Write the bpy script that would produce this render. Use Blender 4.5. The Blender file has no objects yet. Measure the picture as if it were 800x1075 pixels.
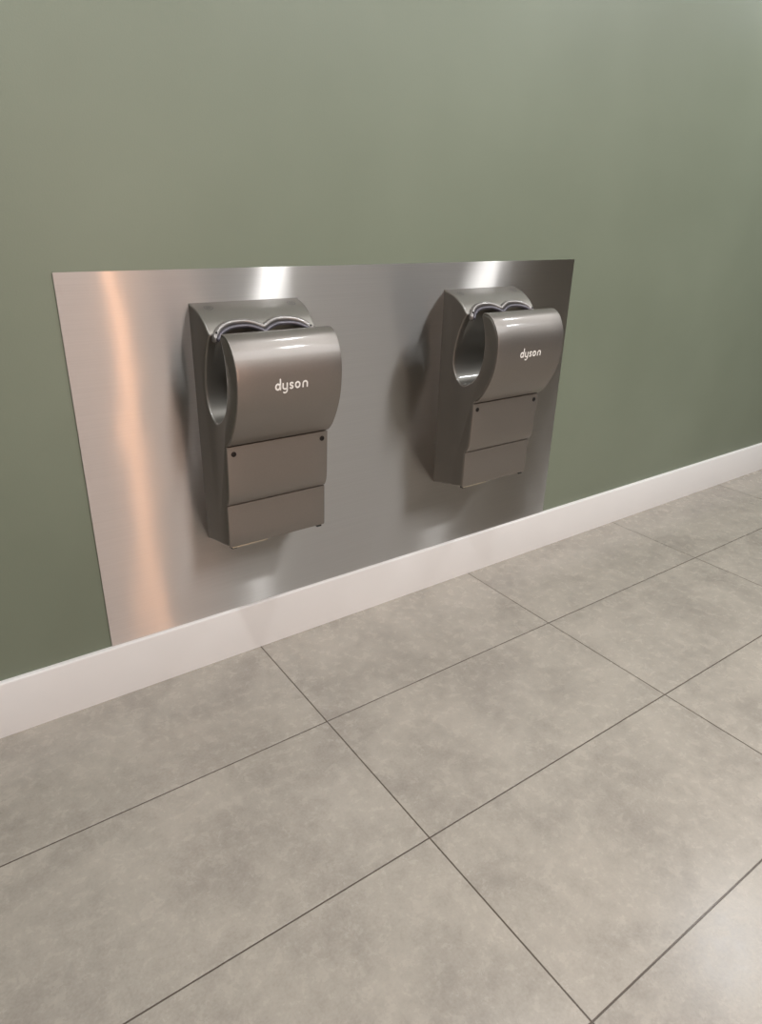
import bpy, bmesh, math
from mathutils import Vector
S = bpy.context.scene
COL = S.collection
PI = math.pi

def lin(c):
    return tuple(((v/255.0)/12.92 if v/255.0 <= .04045 else ((v/255.0+.055)/1.055)**2.4) for v in c) + (1.0,)

# ------------------------------------------------------------------ measures (metres)
WALL = dict(x0=-2.6, x1=5.2, y1=-3.4, h=2.72)
PX0, PX1, PZ1, BH, BT = -.580, 1.1874, 1.1734, .1650, .015     # steel sheet and skirting
TX, TY, TX0, TY0 = .9040, .4562, -.1332, -.4376                # floor tiles
DX = (-.1153, .7317)                                           # dryer centres
DZ = 1.0910                                                    # dryer top
HW, TAPER = .157, .043

# ------------------------------------------------------------------ materials
def new_mat(name):
    m = bpy.data.materials.new(name); m.use_nodes = True
    nt = m.node_tree; b = nt.nodes['Principled BSDF']
    return m, nt, b

def N(nt, t, **kw):
    n = nt.nodes.new(t)
    for k, v in kw.items(): setattr(n, k, v)
    return n

def plain(name, rgb, rough=.4, metal=0.0, coat=0.0, spec=.5, var=.0, bump=.0, scale=60):
    m, nt, b = new_mat(name)
    b.inputs['Roughness'].default_value = rough
    b.inputs['Metallic'].default_value = metal
    b.inputs['Coat Weight'].default_value = coat
    b.inputs['Coat Roughness'].default_value = .08
    b.inputs['Specular IOR Level'].default_value = spec
    tc = N(nt, 'ShaderNodeTexCoord'); nz = N(nt, 'ShaderNodeTexNoise')
    nz.inputs['Scale'].default_value = scale; nz.inputs['Detail'].default_value = 4
    nt.links.new(tc.outputs['Object'], nz.inputs['Vector'])
    mr = N(nt, 'ShaderNodeMapRange')
    mr.inputs['To Min'].default_value = 1-var; mr.inputs['To Max'].default_value = 1+var
    nt.links.new(nz.outputs['Fac'], mr.inputs['Value'])
    mx = N(nt, 'ShaderNodeVectorMath', operation='SCALE')
    mx.inputs[0].default_value = lin(rgb)[:3]
    nt.links.new(mr.outputs['Result'], mx.inputs['Scale'])
    nt.links.new(mx.outputs['Vector'], b.inputs['Base Color'])
    if bump:
        bp = N(nt, 'ShaderNodeBump'); bp.inputs['Strength'].default_value = bump
        bp.inputs['Distance'].default_value = .001
        nt.links.new(nz.outputs['Fac'], bp.inputs['Height'])
        nt.links.new(bp.outputs['Normal'], b.inputs['Normal'])
    return m

def wall_paint():
    m, nt, b = new_mat('sage_green_paint')
    tc = N(nt, 'ShaderNodeTexCoord')
    n1 = N(nt, 'ShaderNodeTexNoise'); n1.inputs['Scale'].default_value = 1.6; n1.inputs['Detail'].default_value = 3
    n2 = N(nt, 'ShaderNodeTexNoise'); n2.inputs['Scale'].default_value = 260; n2.inputs['Detail'].default_value = 3
    for n in (n1, n2): nt.links.new(tc.outputs['Object'], n.inputs['Vector'])
    r = N(nt, 'ShaderNodeValToRGB')
    r.color_ramp.elements[0].position = .3; r.color_ramp.elements[0].color = lin((118, 125, 107))
    r.color_ramp.elements[1].position = .7; r.color_ramp.elements[1].color = lin((125, 132, 114))
    nt.links.new(n1.outputs['Fac'], r.inputs['Fac']); nt.links.new(r.outputs['Color'], b.inputs['Base Color'])
    bp = N(nt, 'ShaderNodeBump'); bp.inputs['Strength'].default_value = .25; bp.inputs['Distance'].default_value = .0008
    nt.links.new(n2.outputs['Fac'], bp.inputs['Height']); nt.links.new(bp.outputs['Normal'], b.inputs['Normal'])
    b.inputs['Roughness'].default_value = .42
    b.inputs['Specular IOR Level'].default_value = .5
    return m

def tile_mat():
    m, nt, b = new_mat('stone_look_tiles')
    L = nt.links.new
    tc = N(nt, 'ShaderNodeTexCoord'); sep = N(nt, 'ShaderNodeSeparateXYZ')
    L(tc.outputs['Object'], sep.inputs[0])
    def math_(op, a, bb=None):
        n = N(nt, 'ShaderNodeMath', operation=op)
        for i, v in enumerate((a, bb)):
            if v is None: continue
            if isinstance(v, (int, float)): n.inputs[i].default_value = v
            else: L(v, n.inputs[i])
        return n.outputs[0]
    def cell(sock, off, step):
        t = math_('DIVIDE', math_('SUBTRACT', sock, off), step)
        rd = math_('ROUND', t)
        dist = math_('MULTIPLY', math_('ABSOLUTE', math_('SUBTRACT', t, rd)), step)
        return dist, math_('FLOOR', t)
    dx, ix = cell(sep.outputs['X'], TX0, TX)
    dy, iy = cell(sep.outputs['Y'], TY0, TY)
    d = math_('MINIMUM', dx, dy)
    # soft stone mottling
    cmb = N(nt, 'ShaderNodeCombineXYZ')
    L(math_('MULTIPLY', ix, 7.31), cmb.inputs[0]); L(math_('MULTIPLY', iy, 3.77), cmb.inputs[1])
    add = N(nt, 'ShaderNodeVectorMath', operation='ADD'); L(tc.outputs['Object'], add.inputs[0]); L(cmb.outputs[0], add.inputs[1])
    def noise(sc, det, rough=.6, dist=0):
        n = N(nt, 'ShaderNodeTexNoise'); n.inputs['Scale'].default_value = sc; n.inputs['Detail'].default_value = det
        n.inputs['Roughness'].default_value = rough; n.inputs['Distortion'].default_value = dist
        L(add.outputs[0], n.inputs['Vector']); return n.outputs['Fac']
    a = noise(4.5, 6, .62, .5); c = noise(26, 6, .7, .3); e = noise(160, 3)
    f = math_('ADD', math_('ADD', math_('MULTIPLY', a, .46), math_('MULTIPLY', c, .33)), math_('MULTIPLY', e, .21))
    r = N(nt, 'ShaderNodeValToRGB')
    el = r.color_ramp.elements
    el[0].position = .36; el[0].color = lin((140, 132, 123))
    el[1].position = .64; el[1].color = lin((175, 166, 154))
    k = el.new(.5); k.color = lin((161, 153, 142))
    L(f, r.inputs['Fac'])
    mr = N(nt, 'ShaderNodeMapRange'); mr.interpolation_type = 'SMOOTHSTEP'
    mr.inputs['From Min'].default_value = .0011; mr.inputs['From Max'].default_value = .0024
    L(d, mr.inputs['Value'])
    mx = N(nt, 'ShaderNodeMix', data_type='RGBA')
    L(mr.outputs['Result'], mx.inputs[0]); mx.inputs[6].default_value = lin((84, 74, 65)); L(r.outputs['Color'], mx.inputs[7])
    L(mx.outputs[2], b.inputs['Base Color'])
    rr = N(nt, 'ShaderNodeMapRange'); rr.inputs['To Min'].default_value = .20; rr.inputs['To Max'].default_value = .33
    L(c, rr.inputs['Value']); L(rr.outputs['Result'], b.inputs['Roughness'])
    b.inputs['Specular IOR Level'].default_value = .42
    bp = N(nt, 'ShaderNodeBump'); bp.inputs['Strength'].default_value = .6; bp.inputs['Distance'].default_value = .0015
    L(math_('ADD', mr.outputs['Result'], math_('MULTIPLY', e, .12)), bp.inputs['Height']); L(bp.outputs['Normal'], b.inputs['Normal'])
    return m

def steel_mat():
    m, nt, b = new_mat('brushed_stainless_steel')
    L = nt.links.new
    nt.nodes.remove(b)
    out = [n for n in nt.nodes if n.type == 'OUTPUT_MATERIAL'][0]
    g = N(nt, 'ShaderNodeBsdfAnisotropic', distribution='GGX'); g2 = N(nt, 'ShaderNodeBsdfAnisotropic', distribution='GGX')
    g.inputs['Anisotropy'].default_value = -.81; g2.inputs['Anisotropy'].default_value = -.87   # smear up and down, across the brushing
    mxs = N(nt, 'ShaderNodeMixShader'); mxs.inputs[0].default_value = .44
    L(g.outputs[0], mxs.inputs[1]); L(g2.outputs[0], mxs.inputs[2]); L(mxs.outputs[0], out.inputs['Surface'])
    g2.inputs['Roughness'].default_value = .38
    tc = N(nt, 'ShaderNodeTexCoord')
    tg = N(nt, 'ShaderNodeTangent', direction_type='UV_MAP'); tg.uv_map = 'UVMap'
    for q in (g, g2): L(tg.outputs['Tangent'], q.inputs['Tangent'])
    # fine horizontal brushing
    mp = N(nt, 'ShaderNodeMapping'); mp.inputs['Scale'].default_value = (2.5, 3, 420)
    L(tc.outputs['Object'], mp.inputs['Vector'])
    n1 = N(nt, 'ShaderNodeTexNoise'); n1.inputs['Scale'].default_value = 1; n1.inputs['Detail'].default_value = 3
    L(mp.outputs[0], n1.inputs['Vector'])
    rr = N(nt, 'ShaderNodeMapRange'); rr.inputs['To Min'].default_value = .27; rr.inputs['To Max'].default_value = .29
    L(n1.outputs['Fac'], rr.inputs['Value']); L(rr.outputs['Result'], g.inputs['Roughness'])
    r = N(nt, 'ShaderNodeValToRGB')
    r.color_ramp.elements[0].position = .3; r.color_ramp.elements[0].color = lin((194, 189, 184))
    r.color_ramp.elements[1].position = .7; r.color_ramp.elements[1].color = lin((199, 194, 189))
    L(n1.outputs['Fac'], r.inputs['Fac'])
    for q in (g, g2): L(r.outputs['Color'], q.inputs['Color'])
    # the sheet is not quite flat
    n2 = N(nt, 'ShaderNodeTexNoise'); n2.inputs['Scale'].default_value = 2.6; n2.inputs['Detail'].default_value = 1.5
    mp2 = N(nt, 'ShaderNodeMapping'); mp2.inputs['Scale'].default_value = (1.3, 1, .8)
    L(tc.outputs['Object'], mp2.inputs['Vector']); L(mp2.outputs[0], n2.inputs['Vector'])
    bp = N(nt, 'ShaderNodeBump'); bp.inputs['Strength'].default_value = 1; bp.inputs['Distance'].default_value = .004
    sp = N(nt, 'ShaderNodeSeparateXYZ'); L(tc.outputs['Object'], sp.inputs[0])
    def ma(op, a, c):                              # a slight twist in the sheet
        n = N(nt, 'ShaderNodeMath', operation=op)
        for i, v in enumerate((a, c)):
            if isinstance(v, (int, float)): n.inputs[i].default_value = v
            else: L(v, n.inputs[i])
        return n.outputs[0]
    tw = ma('MULTIPLY', ma('MULTIPLY', ma('ADD', sp.outputs['X'], .4), ma('SUBTRACT', sp.outputs['Z'], .85)), 5.5)
    L(ma('ADD', n2.outputs['Fac'], tw), bp.inputs['Height'])
    for q in (g, g2): L(bp.outputs['Normal'], q.inputs['Normal'])
    return m

def two_tone_wall():
    m, nt, b = new_mat('far_wall_finish')
    L = nt.links.new
    tc = N(nt, 'ShaderNodeTexCoord'); sep = N(nt, 'ShaderNodeSeparateXYZ'); L(tc.outputs['Object'], sep.inputs[0])
    mr = N(nt, 'ShaderNodeMapRange'); mr.inputs['From Min'].default_value = .95; mr.inputs['From Max'].default_value = 1.05
    L(sep.outputs['X'], mr.inputs['Value'])
    mx = N(nt, 'ShaderNodeMix', data_type='RGBA'); L(mr.outputs['Result'], mx.inputs[0])
    mx.inputs[6].default_value = lin((235, 206, 194)); mx.inputs[7].default_value = lin((104, 98, 91))
    L(mx.outputs[2], b.inputs['Base Color']); b.inputs['Roughness'].default_value = .5
    return m

M = {}
M['wall'] = wall_paint(); M['tile'] = tile_mat(); M['steel'] = steel_mat(); M['far'] = two_tone_wall()
M['white'] = plain('white_skirting_paint', (231, 227, 223), .38, var=.02, scale=8)
M['ceil'] = plain('ceiling_paint', (220, 219, 216), .8, var=.01, scale=5)
M['side'] = plain('side_wall_paint', (58, 58, 52), .6, var=.02, scale=3)
M['body'] = plain('grey_metallic_paint', (132, 128, 121), .48, .85, .35, var=.03, bump=.03, scale=240)
M['cover'] = plain('grey_satin_cover', (136, 130, 124), .46, .85, .35, var=.04, bump=.04, scale=200)
M['trim'] = plain('silver_grey_trim', (132, 127, 123), .36, .6, .3)
M['lilac'] = plain('lilac_grey_lip', (90, 86, 92), .36, .4)
M['dark'] = plain('dark_rubber', (26, 25, 24), .5)
M['screw'] = plain('dark_screw_metal', (48, 45, 43), .35, .7)
M['logo'] = plain('white_lettering', (240, 235, 228), .45)
M['icon'] = plain('embossed_grey', (82, 80, 78), .4, .3)
M['lip'] = plain('painted_bottom_glint', (190, 180, 160), .3, .6)  # reflection along the bottom edge, put into the colour

# ------------------------------------------------------------------ mesh helpers
def link(name, bm, mat, parent=None, sharp=35):
    bmesh.ops.recalc_face_normals(bm, faces=bm.faces)
    for f in bm.faces: f.smooth = True
    for e in bm.edges:
        if len(e.link_faces) == 2 and e.calc_face_angle() > math.radians(sharp): e.smooth = False
    me = bpy.data.meshes.new(name); bm.to_mesh(me); bm.free()
    me.materials.append(mat)
    o = bpy.data.objects.new(name, me); COL.objects.link(o); o.parent = parent
    return o

def box_bm(x0, x1, y0, y1, z0, z1, bevel=0):
    bm = bmesh.new()
    bmesh.ops.create_cube(bm, size=1)
    for v in bm.verts:
        v.co = ((x0+x1)/2 + v.co.x*(x1-x0), (y0+y1)/2 + v.co.y*(y1-y0), (z0+z1)/2 + v.co.z*(z1-z0))
    if bevel: bmesh.ops.bevel(bm, geom=bm.edges[:], offset=bevel, segments=3, profile=.5, affect='EDGES')
    return bm

def struct(o):
    o['kind'] = 'structure'; return o

def spline(pts, n=6):
    """Catmull-Rom through pts"""
    P = [Vector(p) for p in pts]; out = []
    for i in range(len(P)-1):
        a = P[i-1] if i else P[0]*2-P[1]; b, c = P[i], P[i+1]
        d = P[i+2] if i+2 < len(P) else P[-1]*2-P[-2]
        for k in range(n):
            t = k/n
            out.append(.5*((2*b)+(c-a)*t+(2*a-5*b+4*c-d)*t*t+(3*b-a-3*c+d)*t**3))
    out.append(P[-1].copy())
    return out

def hw(d): return HW - TAPER*max(d, 0)

def offset2d(poly, dist):
    """move a closed polygon (list of 2-vectors) inwards by dist"""
    area = sum(poly[i-1].x*poly[i].y-poly[i].x*poly[i-1].y for i in range(len(poly)))
    sg = 1 if area > 0 else -1
    out = []
    n = len(poly)
    for i in range(n):
        a, b, c = poly[i-1], poly[i], poly[(i+1) % n]
        e1 = (b-a); e2 = (c-b)
        if e1.length < 1e-9: e1 = e2
        if e2.length < 1e-9: e2 = e1
        e1 = e1.normalized(); e2 = e2.normalized()
        n1 = Vector((-e1.y, e1.x))*sg; n2 = Vector((-e2.y, e2.x))*sg
        m = n1+n2
        if m.length < 1e-6: m = n1
        m.normalize()
        out.append(b + m*dist/max(.6, m.dot(n1)))
    return out

def loft(prof, r=.005, slices=24, half=None):
    """prof(x) -> closed polygon of (depth, z); swept over the width with rounded ends"""
    half = half or hw
    bm = bmesh.new(); rings = []
    seq = []
    for k in range(5): seq.append((-1, PI/2*(1-k/4)))
    for k in range(1, slices): seq.append((-1+2*k/slices, None))
    for k in range(5): seq.append((1, PI/2*k/4))
    for u, th in seq:
        xr = u*(HW-r)
        poly = prof(xr)
        if th is not None:
            q = offset2d(poly, r*(1-math.cos(th)))
            q = [p if p.x < 1e-4 else w for p, w in zip(poly, q)]                     # the back stays square to the wall
            ring = [bm.verts.new(((1 if u > 0 else -1)*(half(p.x)-r+r*math.sin(th)), -w.x, w.y)) for p, w in zip(poly, q)]
        else:
            ring = [bm.verts.new((u*(half(p.x)-r), -p.x, p.y)) for p in poly]
        rings.append(ring)
    n = len(rings[0])
    for A, B in zip(rings, rings[1:]):
        for i in range(n):
            j = (i+1) % n
            bm.faces.new((A[i], A[j], B[j], B[i]))
    bm.faces.new(rings[0]); bm.faces.new(rings[-1][::-1])
    return bm

def tube(path, rad, seg=10, taper_ends=True):
    bm = bmesh.new(); rings = []
    P = [Vector(p) for p in path]
    for i, p in enumerate(P):
        t = (P[min(i+1, len(P)-1)]-P[max(i-1, 0)]).normalized()
        a = t.cross(Vector((0, 0, 1)));
        if a.length < 1e-4: a = t.cross(Vector((0, 1, 0)))
        a.normalize(); b = a.cross(t)
        r = rad
        rings.append([bm.verts.new(p+(a*math.cos(2*PI*k/seg)+b*math.sin(2*PI*k/seg))*r) for k in range(seg)])
    for A, B in zip(rings, rings[1:]):
        for k in range(seg):
            bm.faces.new((A[k], A[(k+1) % seg], B[(k+1) % seg], B[k]))
    for R_, sgn in ((rings[0], -1), (rings[-1], 1)):
        c = sum((v.co for v in R_), Vector())/seg
        t = (P[1]-P[0]) if sgn < 0 else (P[-1]-P[-2])
        tip = bm.verts.new(c+t.normalized()*sgn*rad*.6)
        for k in range(seg): bm.faces.new((R_[k], R_[(k+1) % seg], tip))
    return bm

# ------------------------------------------------------------------ room
X0, X1, Y1, H = WALL['x0'], WALL['x1'], WALL['y1'], WALL['h']
struct(link('floor', box_bm(X0-.1, X1+.1, Y1-.1, .1, -.08, 0), M['tile']))
struct(link('wall_front', box_bm(X0, X1, 0, .1, 0, H), M['wall']))
struct(link('wall_left', box_bm(X0-.1, X0, Y1-.1, .1, 0, H), M['side']))
struct(link('wall_right', box_bm(X1, X1+.1, Y1-.1, .1, 0, H), M['side']))
struct(link('wall_back', box_bm(X0, X1, Y1-.1, Y1, 0, H), M['far']))
struct(link('ceiling', box_bm(X0-.1, X1+.1, Y1-.1, .1, H, H+.1), M['ceil']))
bm = bmesh.new()                                   # skirting with an eased top edge
pr = [(0, 0), (-BT, 0), (-BT, BH-.005), (-BT+.0015, BH-.0015), (-BT+.005, BH), (0, BH)]
a = [bm.verts.new((X0, y, z)) for y, z in pr]; b = [bm.verts.new((X1, y, z)) for y, z in pr]
for i in range(len(pr)):
    j = (i+1) % len(pr); bm.faces.new((a[i], a[j], b[j], b[i]))
bm.faces.new(a); bm.faces.new(b[::-1])
struct(link('baseboard_front', bm, M['white'], sharp=60))

# ------------------------------------------------------------------ steel sheet
bm = box_bm(PX0, PX1, -.0035, -.0012, BH+.0004, PZ1, .0006)
uv = bm.loops.layers.uv.new('UVMap')
for f in bm.faces:
    for l in f.loops: l[uv].uv = (l.vert.co.z, l.vert.co.x)
panel = link('steel_splash_panel', bm, M['steel'])
for p in panel.data.polygons: p.use_smooth = False
panel['label'] = 'wide brushed stainless steel sheet on the green wall behind both hand dryers'
panel['category'] = 'wall panel'

# ------------------------------------------------------------------ hand dryer
REAR = spline([(0, 0), (.03, -.0075), (.052, -.0155), (.085, -.037), (.108, -.062)], 8)
def rear_z(d):
    for a, b in zip(REAR, REAR[1:]):
        if a.x <= d <= b.x+1e-9: return a.y+(b.y-a.y)*(d-a.x)/(b.x-a.x+1e-12)
    return REAR[-1].y
CAV = spline([(.1085, -.0665), (.093, -.092), (.078, -.127), (.066, -.17), (.061, -.21), (.066, -.242), (.083, -.271),
              (.113, -.289), (.148, -.273), (.174, -.245), (.19, -.2), (.194, -.145), (.187, -.1), (.176, -.068), (.1755, -.058), (.182, -.0525)], 5)
FRONT = spline([(.182, -.0525), (.199, -.0535), (.222, -.067), (.243, -.10), (.2525, -.135), (.252, -.18), (.244, -.225), (.227, -.268), (.204, -.307), (.188, -.325), (.177, -.334)], 6)
LOWER = [Vector(p) for p in ((.170, -.3400), (.1695, -.36), (.168, -.40), (.166, -.45), (.1645, -.473), (.1622, -.486), (.1585, -.496), (.1535, -.504), (.149, -.509))]
BASE = [Vector(p) for p in ((.1485, -.512), (.148, -.54), (.147, -.60), (.146, -.632), (.143, -.6375))]
BOTTOM = [Vector(p) for p in ((.11, -.643), (.08, -.648), (.04, -.655), (0, -.662))]
CT = .0045                                          # thickness of the front covers

def lip_depth(x):
    v = x/(.84*HW)
    if abs(v) >= 1: return .108
    s = abs(math.sin(PI*v))**.62
    if abs(v) < .5: s = math.sqrt(s*s+.14)
    return .108-.023*min(s, 1.0)

def inner(pts, t=CT):
    out = []
    for i, p in enumerate(pts):
        t_ = (pts[min(i+1, len(pts)-1)]-pts[max(i-1, 0)]).normalized()
        out.append(p+Vector((t_.y, -t_.x))*t)       # to the right of a downward path = towards the wall
    return out

def housing_prof(x):
    dl = lip_depth(x); sh = .108-dl
    out = [Vector((dl*k/14, rear_z(dl*k/14))) for k in range(15)]
    z1 = rear_z(dl)
    for i, p in enumerate(CAV):
        q = p.copy()
        if i < 22:
            wgt = max(0, 1-(-.0665-p.y)/.10)
            q.x -= sh*wgt
            q.y += (z1-.0045+.0665)*max(0, 1-(-.0665-p.y)/.06) if i < 22 else 0
        out.append(q)
    out += inner(FRONT)[1:]
    out += inner(LOWER)
    out += inner(BASE)
    out += BOTTOM
    out += [Vector((0, -.5)), Vector((0, -.3)), Vector((0, -.1))]
    return out

def sheet_prof(pts):
    P = pts+inner(pts, CT-.0003)[::-1]
    return lambda x: P

def cover_depth(z):
    for a, b in zip(FRONT, FRONT[1:]):
        if b.y <= z <= a.y: return a.x+(b.x-a.x)*(z-a.y)/(b.y-a.y-1e-12)
    return FRONT[-1].x

# lettering: strokes in metres, origin at the middle of the word on the base line
def arc(cx, cz, rx, rz, a0, a1, n=18):
    return [(cx+rx*math.cos(math.radians(a0+(a1-a0)*k/n)), cz+rz*math.sin(math.radians(a0+(a1-a0)*k/n))) for k in range(n+1)]

def strokes():
    xh, t = .0182, .0041
    h = t/2; zc = xh/2; rz = xh/2-h
    s = []
    # d
    s.append(arc(.0091-.0012, zc, .0079-h, rz, 0, 360, 28))
    s.append([(.0158-h+.0012, h), (.0158-h+.0012, .0275)])
    # y
    x = .0205
    s.append([(x+h, xh-h), (x+h, .0075)] + arc(x+.0080, .0075, .0080-h, .0075-h, 180, 360, 14)[1:])
    s.append([(x+.0160-h, xh-h), (x+.0160-h, -.0012)] + arc(x+.0080, -.0012, .0080-h, .0064, 360, 230, 12)[1:])
    # s
    x = .0408; w = .0122
    s.append(arc(x+w/2+.0004, xh*.735, w/2-h, xh*.265-h, 25, 180, 10) +
             [(x+h+.0004, xh*.66), (x+w*.35, xh*.535), (x+w*.65, xh*.465), (x+w-h, xh*.33)] +
             arc(x+w/2, xh*.265, w/2-h, xh*.265-h, 0, -155, 10))
    # o
    x = .0570
    s.append(arc(x+.0082, zc, .0082-h, rz, 0, 360, 28))
    # n
    x = .0790; w = .0165
    s.append([(x+h, h), (x+h, xh-.0075)] + arc(x+w/2, xh-.0078, w/2-h, .0078-h, 180, 0, 14) + [(x+w-h, h)])
    return s, t

def lettering_bm(zbase, xoff):
    bm = bmesh.new(); ss, t = strokes()
    W = .0955
    def put(p, lift):
        z = zbase+p[1]; return bm.verts.new(((p[0]-W/2)*.957+xoff, -(cover_depth(z)+lift), z))
    for st in ss:
        pts = [Vector(st[0])]
        for q in st[1:]:
            q = Vector(q)
            if (q-pts[-1]).length < 1e-5: continue
            m = max(1, int((q-pts[-1]).length/.0015)); a = pts[-1].copy()
            for k in range(1, m+1): pts.append(a+(q-a)*k/m)
        closed = (pts[0]-pts[-1]).length < 1e-5
        if closed: pts.pop()
        n = len(pts); Lr, Rr = [], []
        for i, p in enumerate(pts):
            if closed: d = pts[(i+1) % n]-pts[i-1]
            else: d = pts[min(i+1, n-1)]-pts[max(i-1, 0)]
            d.normalize(); nn = Vector((-d.y, d.x))
            Lr.append(p+nn*t/2); Rr.append(p-nn*t/2)
        if closed:
            rings = [[put(q, l) for q in ring] for ring, l in ((Lr, .0002), (Lr, .0009), (Rr, .0009), (Rr, .0002))]
            for A, B in zip(rings, rings[1:]):
                for i in range(n):
                    j = (i+1) % n; bm.faces.new((A[i], A[j], B[j], B[i]))
        else:
            d0 = (pts[0]-pts[1]).normalized(); d1 = (pts[-1]-pts[-2]).normalized()
            def cap(c, d):
                nn = Vector((-d.y, d.x))
                return [c+(d*math.sin(a_)+nn*math.cos(a_))*t/2 for a_ in [PI*k/6 for k in range(1, 6)]]
            # faces: strip + caps, top only with a short skirt
            tl = [put(q, .0009) for q in Lr]; tr = [put(q, .0009) for q in Rr]
            for i in range(n-1): bm.faces.new((tl[i], tr[i], tr[i+1], tl[i+1]))
            c1 = [put(q, .0009) for q in cap(pts[-1], d1)]
            bm.faces.new([tl[-1]]+c1+[tr[-1]])
            c0 = [put(q, .0009) for q in cap(pts[0], d0)]
            bm.faces.new([tr[0]]+c0+[tl[0]])
    return bm

def disc_bm(x, z, d, r, th=.0012, recess=True):
    """screw head on the front: rim and sunk centre with a cross slot"""
    bm = bmesh.new(); n = 20
    def ring(rr, lift): return [bm.verts.new((x+rr*math.cos(2*PI*k/n), -(d+lift), z+rr*math.sin(2*PI*k/n))) for k in range(n)]
    R_ = [ring(r, -.001), ring(r, th*.7), ring(r*.88, th), ring(r*.6, th), ring(r*.5, .0001)]
    for A, B in zip(R_, R_[1:]):
        for k in range(n): bm.faces.new((A[k], A[(k+1) % n], B[(k+1) % n], B[k]))
    bm.faces.new(R_[-1]); bm.faces.new(R_[0])
    return bm

def lower_depth(z):
    for a, b in zip(LOWER, LOWER[1:]):
        if b.y <= z <= a.y: return a.x+(b.x-a.x)*(z-a.y)/(b.y-a.y-1e-12)
    return .168

def icon_bm(xc):
    """small embossed hand mark on the top: outline square with two fingers"""
    bm = bmesh.new()
    def stroke(pts, t=.0018):
        for (xa, da), (xb, db) in zip(pts, pts[1:]):
            v = Vector((xb-xa, db-da)); nn = Vector((-v.y, v.x)).normalized()*t/2
            q = [(xa+nn.x, da+nn.y), (xa-nn.x, da-nn.y), (xb-nn.x, db-nn.y), (xb+nn.x, db+nn.y)]
            bm.faces.new([bm.verts.new((xc+p, -e, rear_z(e)+.0005)) for p, e in q])
    stroke([(.011*math.cos(2*PI*k/14), .036+.011*math.sin(2*PI*k/14)) for k in range(15)])
    stroke([(-.004, .042), (-.004, .031), (.004, .031), (.004, .042)])
    stroke([(0, .034), (0, .041)])
    return bm

def make_dryer():
    root = bpy.data.objects.new('hand_dryer', None); COL.objects.link(root)
    link('housing', loft(housing_prof, .006, 64), M['body'], root)
    link('front_cover', loft(sheet_prof(FRONT), .0021, 6), M['cover'], root)
    link('service_cover', loft(sheet_prof(LOWER), .0020, 6), M['cover'], root)
    link('base_cover', loft(sheet_prof(BASE), .0020, 6), M['cover'], root)
    # wavy rim round the two hand openings
    path, lip, U = [], [], .86*HW
    for k in range(81):
        x = -U+2*U*k/80; d = lip_depth(x)
        path.append((x, -(d+.0035), rear_z(d)-.0035)); lip.append((x, -(d+.0150), rear_z(d)-.0135))
    e0, e1 = path[0], path[-1]
    path = [(e0[0]-.003, e0[1]-.006, e0[2]-.014), (e0[0]-.0025, e0[1]-.004, e0[2]-.006)] + path + [(e1[0]+.0025, e1[1]-.004, e1[2]-.006), (e1[0]+.003, e1[1]-.006, e1[2]-.014)]
    rim = link('slot_rim', tube(path, .0078, 14), M['trim'], root, 60)
    link('air_nozzle', tube(lip, .0058, 12), M['lilac'], root, 60)
    for s in (-1, 1):
        x = s*.845*HW; d = lip_depth(x)
        bm = bmesh.new(); bmesh.ops.create_uvsphere(bm, u_segments=12, v_segments=8, radius=.0030)
        for v in bm.verts: v.co += Vector((x, -(d+.0085), rear_z(d)+.0028))
        link('sensor', bm, M['dark'], rim, 80)
        link('screw', disc_bm(s*.1315, -.3600, lower_depth(-.36), .0072), M['screw'], root)
        link('hand_symbol', icon_bm(s*.118), M['icon'], root)
        link('foot', box_bm(s*.135-.008, s*.135+.008, -.141, -.125, -.6445, -.639, .001), M['dark'], root)
    link('bottom_glint', box_bm(-.142, -.035, -.1425, -.139, -.6415, -.6375, .0008), M['lip'], root)  # pale strip added in place of the glint under the left part
    lg = link('logo_lettering', lettering_bm(-.1868, -.0012), M['logo'], root, 60)
    lg['label'] = 'white lettering reading dyson in rounded lower-case letters'
    return root

def children(o): return [c for c in bpy.data.objects if c.parent == o]
def copy_tree(o, parent=None):
    c = o.copy(); COL.objects.link(c); c.parent = parent
    for ch in children(o): copy_tree(ch, c)
    return c

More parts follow.
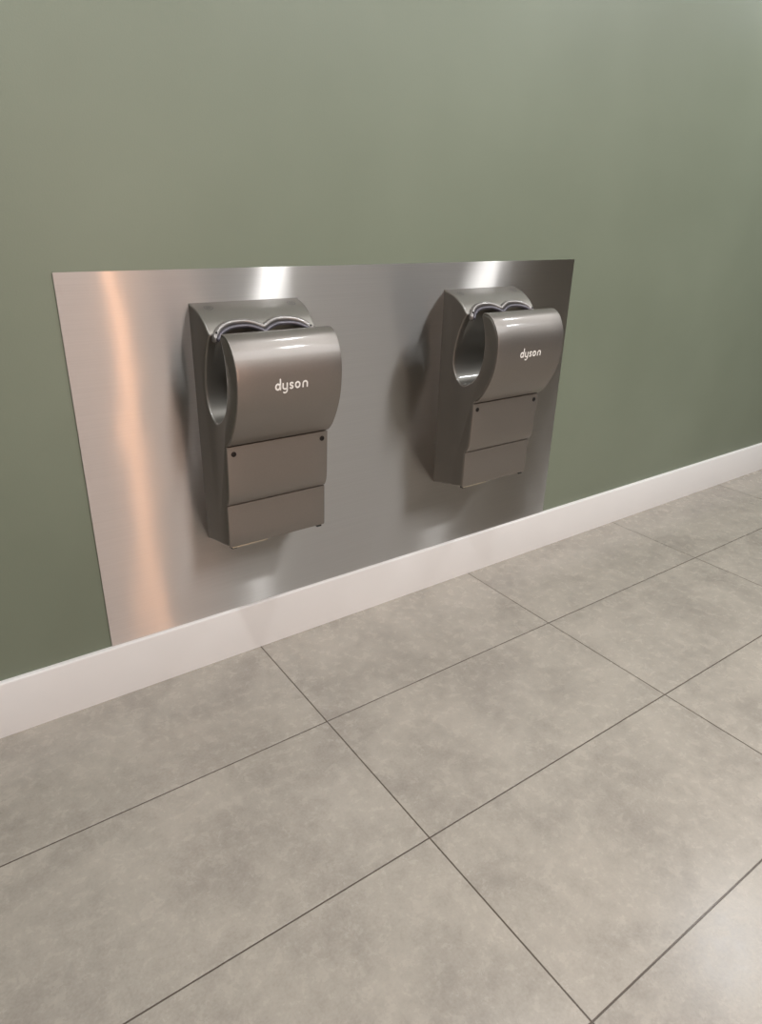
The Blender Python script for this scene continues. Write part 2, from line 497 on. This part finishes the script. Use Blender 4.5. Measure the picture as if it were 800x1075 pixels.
dryer = make_dryer()
second = copy_tree(dryer)
for o, x, lab in ((dryer, DX[0], 'grey wall-mounted hand dryer nearer the camera, left one of the two on the steel sheet'),
                  (second, DX[1], 'grey wall-mounted hand dryer farther away, beside the right edge of the steel sheet')):
    o.location = (x, -.0031, DZ)
    o['label'] = lab; o['category'] = 'hand dryer'; o['group'] = 'hand dryers on the steel sheet'

# ------------------------------------------------------------------ lights
def area(name, loc, size, power, col, rot=(0, 0, 0), size_y=None, shape='DISK', spread=PI):
    l = bpy.data.lights.new(name, 'AREA'); l.shape = shape; l.size = size
    if size_y: l.size_y = size_y
    l.energy = power; l.color = col; l.spread = spread
    o = bpy.data.objects.new(name, l); COL.objects.link(o); o.location = loc; o.rotation_euler = rot
    return o
WHITE = (.97, 1.0, 1.03)
for x, y, pw in ((-.80, -.80, 16), (.81, -.80, 10.5), (2.42, -.80, 16), (4.02, -.80, 14),      # two rows of ceiling downlights
                 (-.80, -1.70, 7), (1.06, -1.70, 9), (2.90, -1.70, 7.5)):
    area('downlight', (x, y, H-.01), .15, pw, WHITE)
area('ceiling_fill', (1.2, -2.5, H-.012), 4.4, 78, WHITE, size_y=1.5, shape='RECTANGLE')  # unseen fill light, added behind the camera to brighten room and covers
area('wall_strip_lamp', (.40, Y1+.02, 1.2), .03, 4.2, (1.0, .51, .27), (PI/2, 0, 0), 2.0, 'RECTANGLE')

area('pink_fill', (-.05, Y1+.015, 1.1), .95, 3.2, (1.0, .72, .63), (PI/2, 0, 0), 1.9, 'RECTANGLE')  # unseen pink area light, added to brighten the steel's left reflection

w = bpy.data.worlds.new('World'); S.world = w; w.use_nodes = True
w.node_tree.nodes['Background'].inputs[0].default_value = (.8, .78, .74, 1)
w.node_tree.nodes['Background'].inputs[1].default_value = .3

# ------------------------------------------------------------------ camera
cd = bpy.data.cameras.new('camera'); cam = bpy.data.objects.new('camera', cd); COL.objects.link(cam)
cam.location = (-.88029, -1.71682, 1.30236)
cam.rotation_euler = (1.170660, -.018691, -.603456)
cd.sensor_fit = 'HORIZONTAL'; cd.sensor_width = 36; cd.lens = 700.76/800*36
cd.shift_x = 6/800; cd.shift_y = -13.5/800
cd.clip_start = .02
S.camera = cam
S.view_settings.view_transform = 'Standard'
S.view_settings.look = 'None'
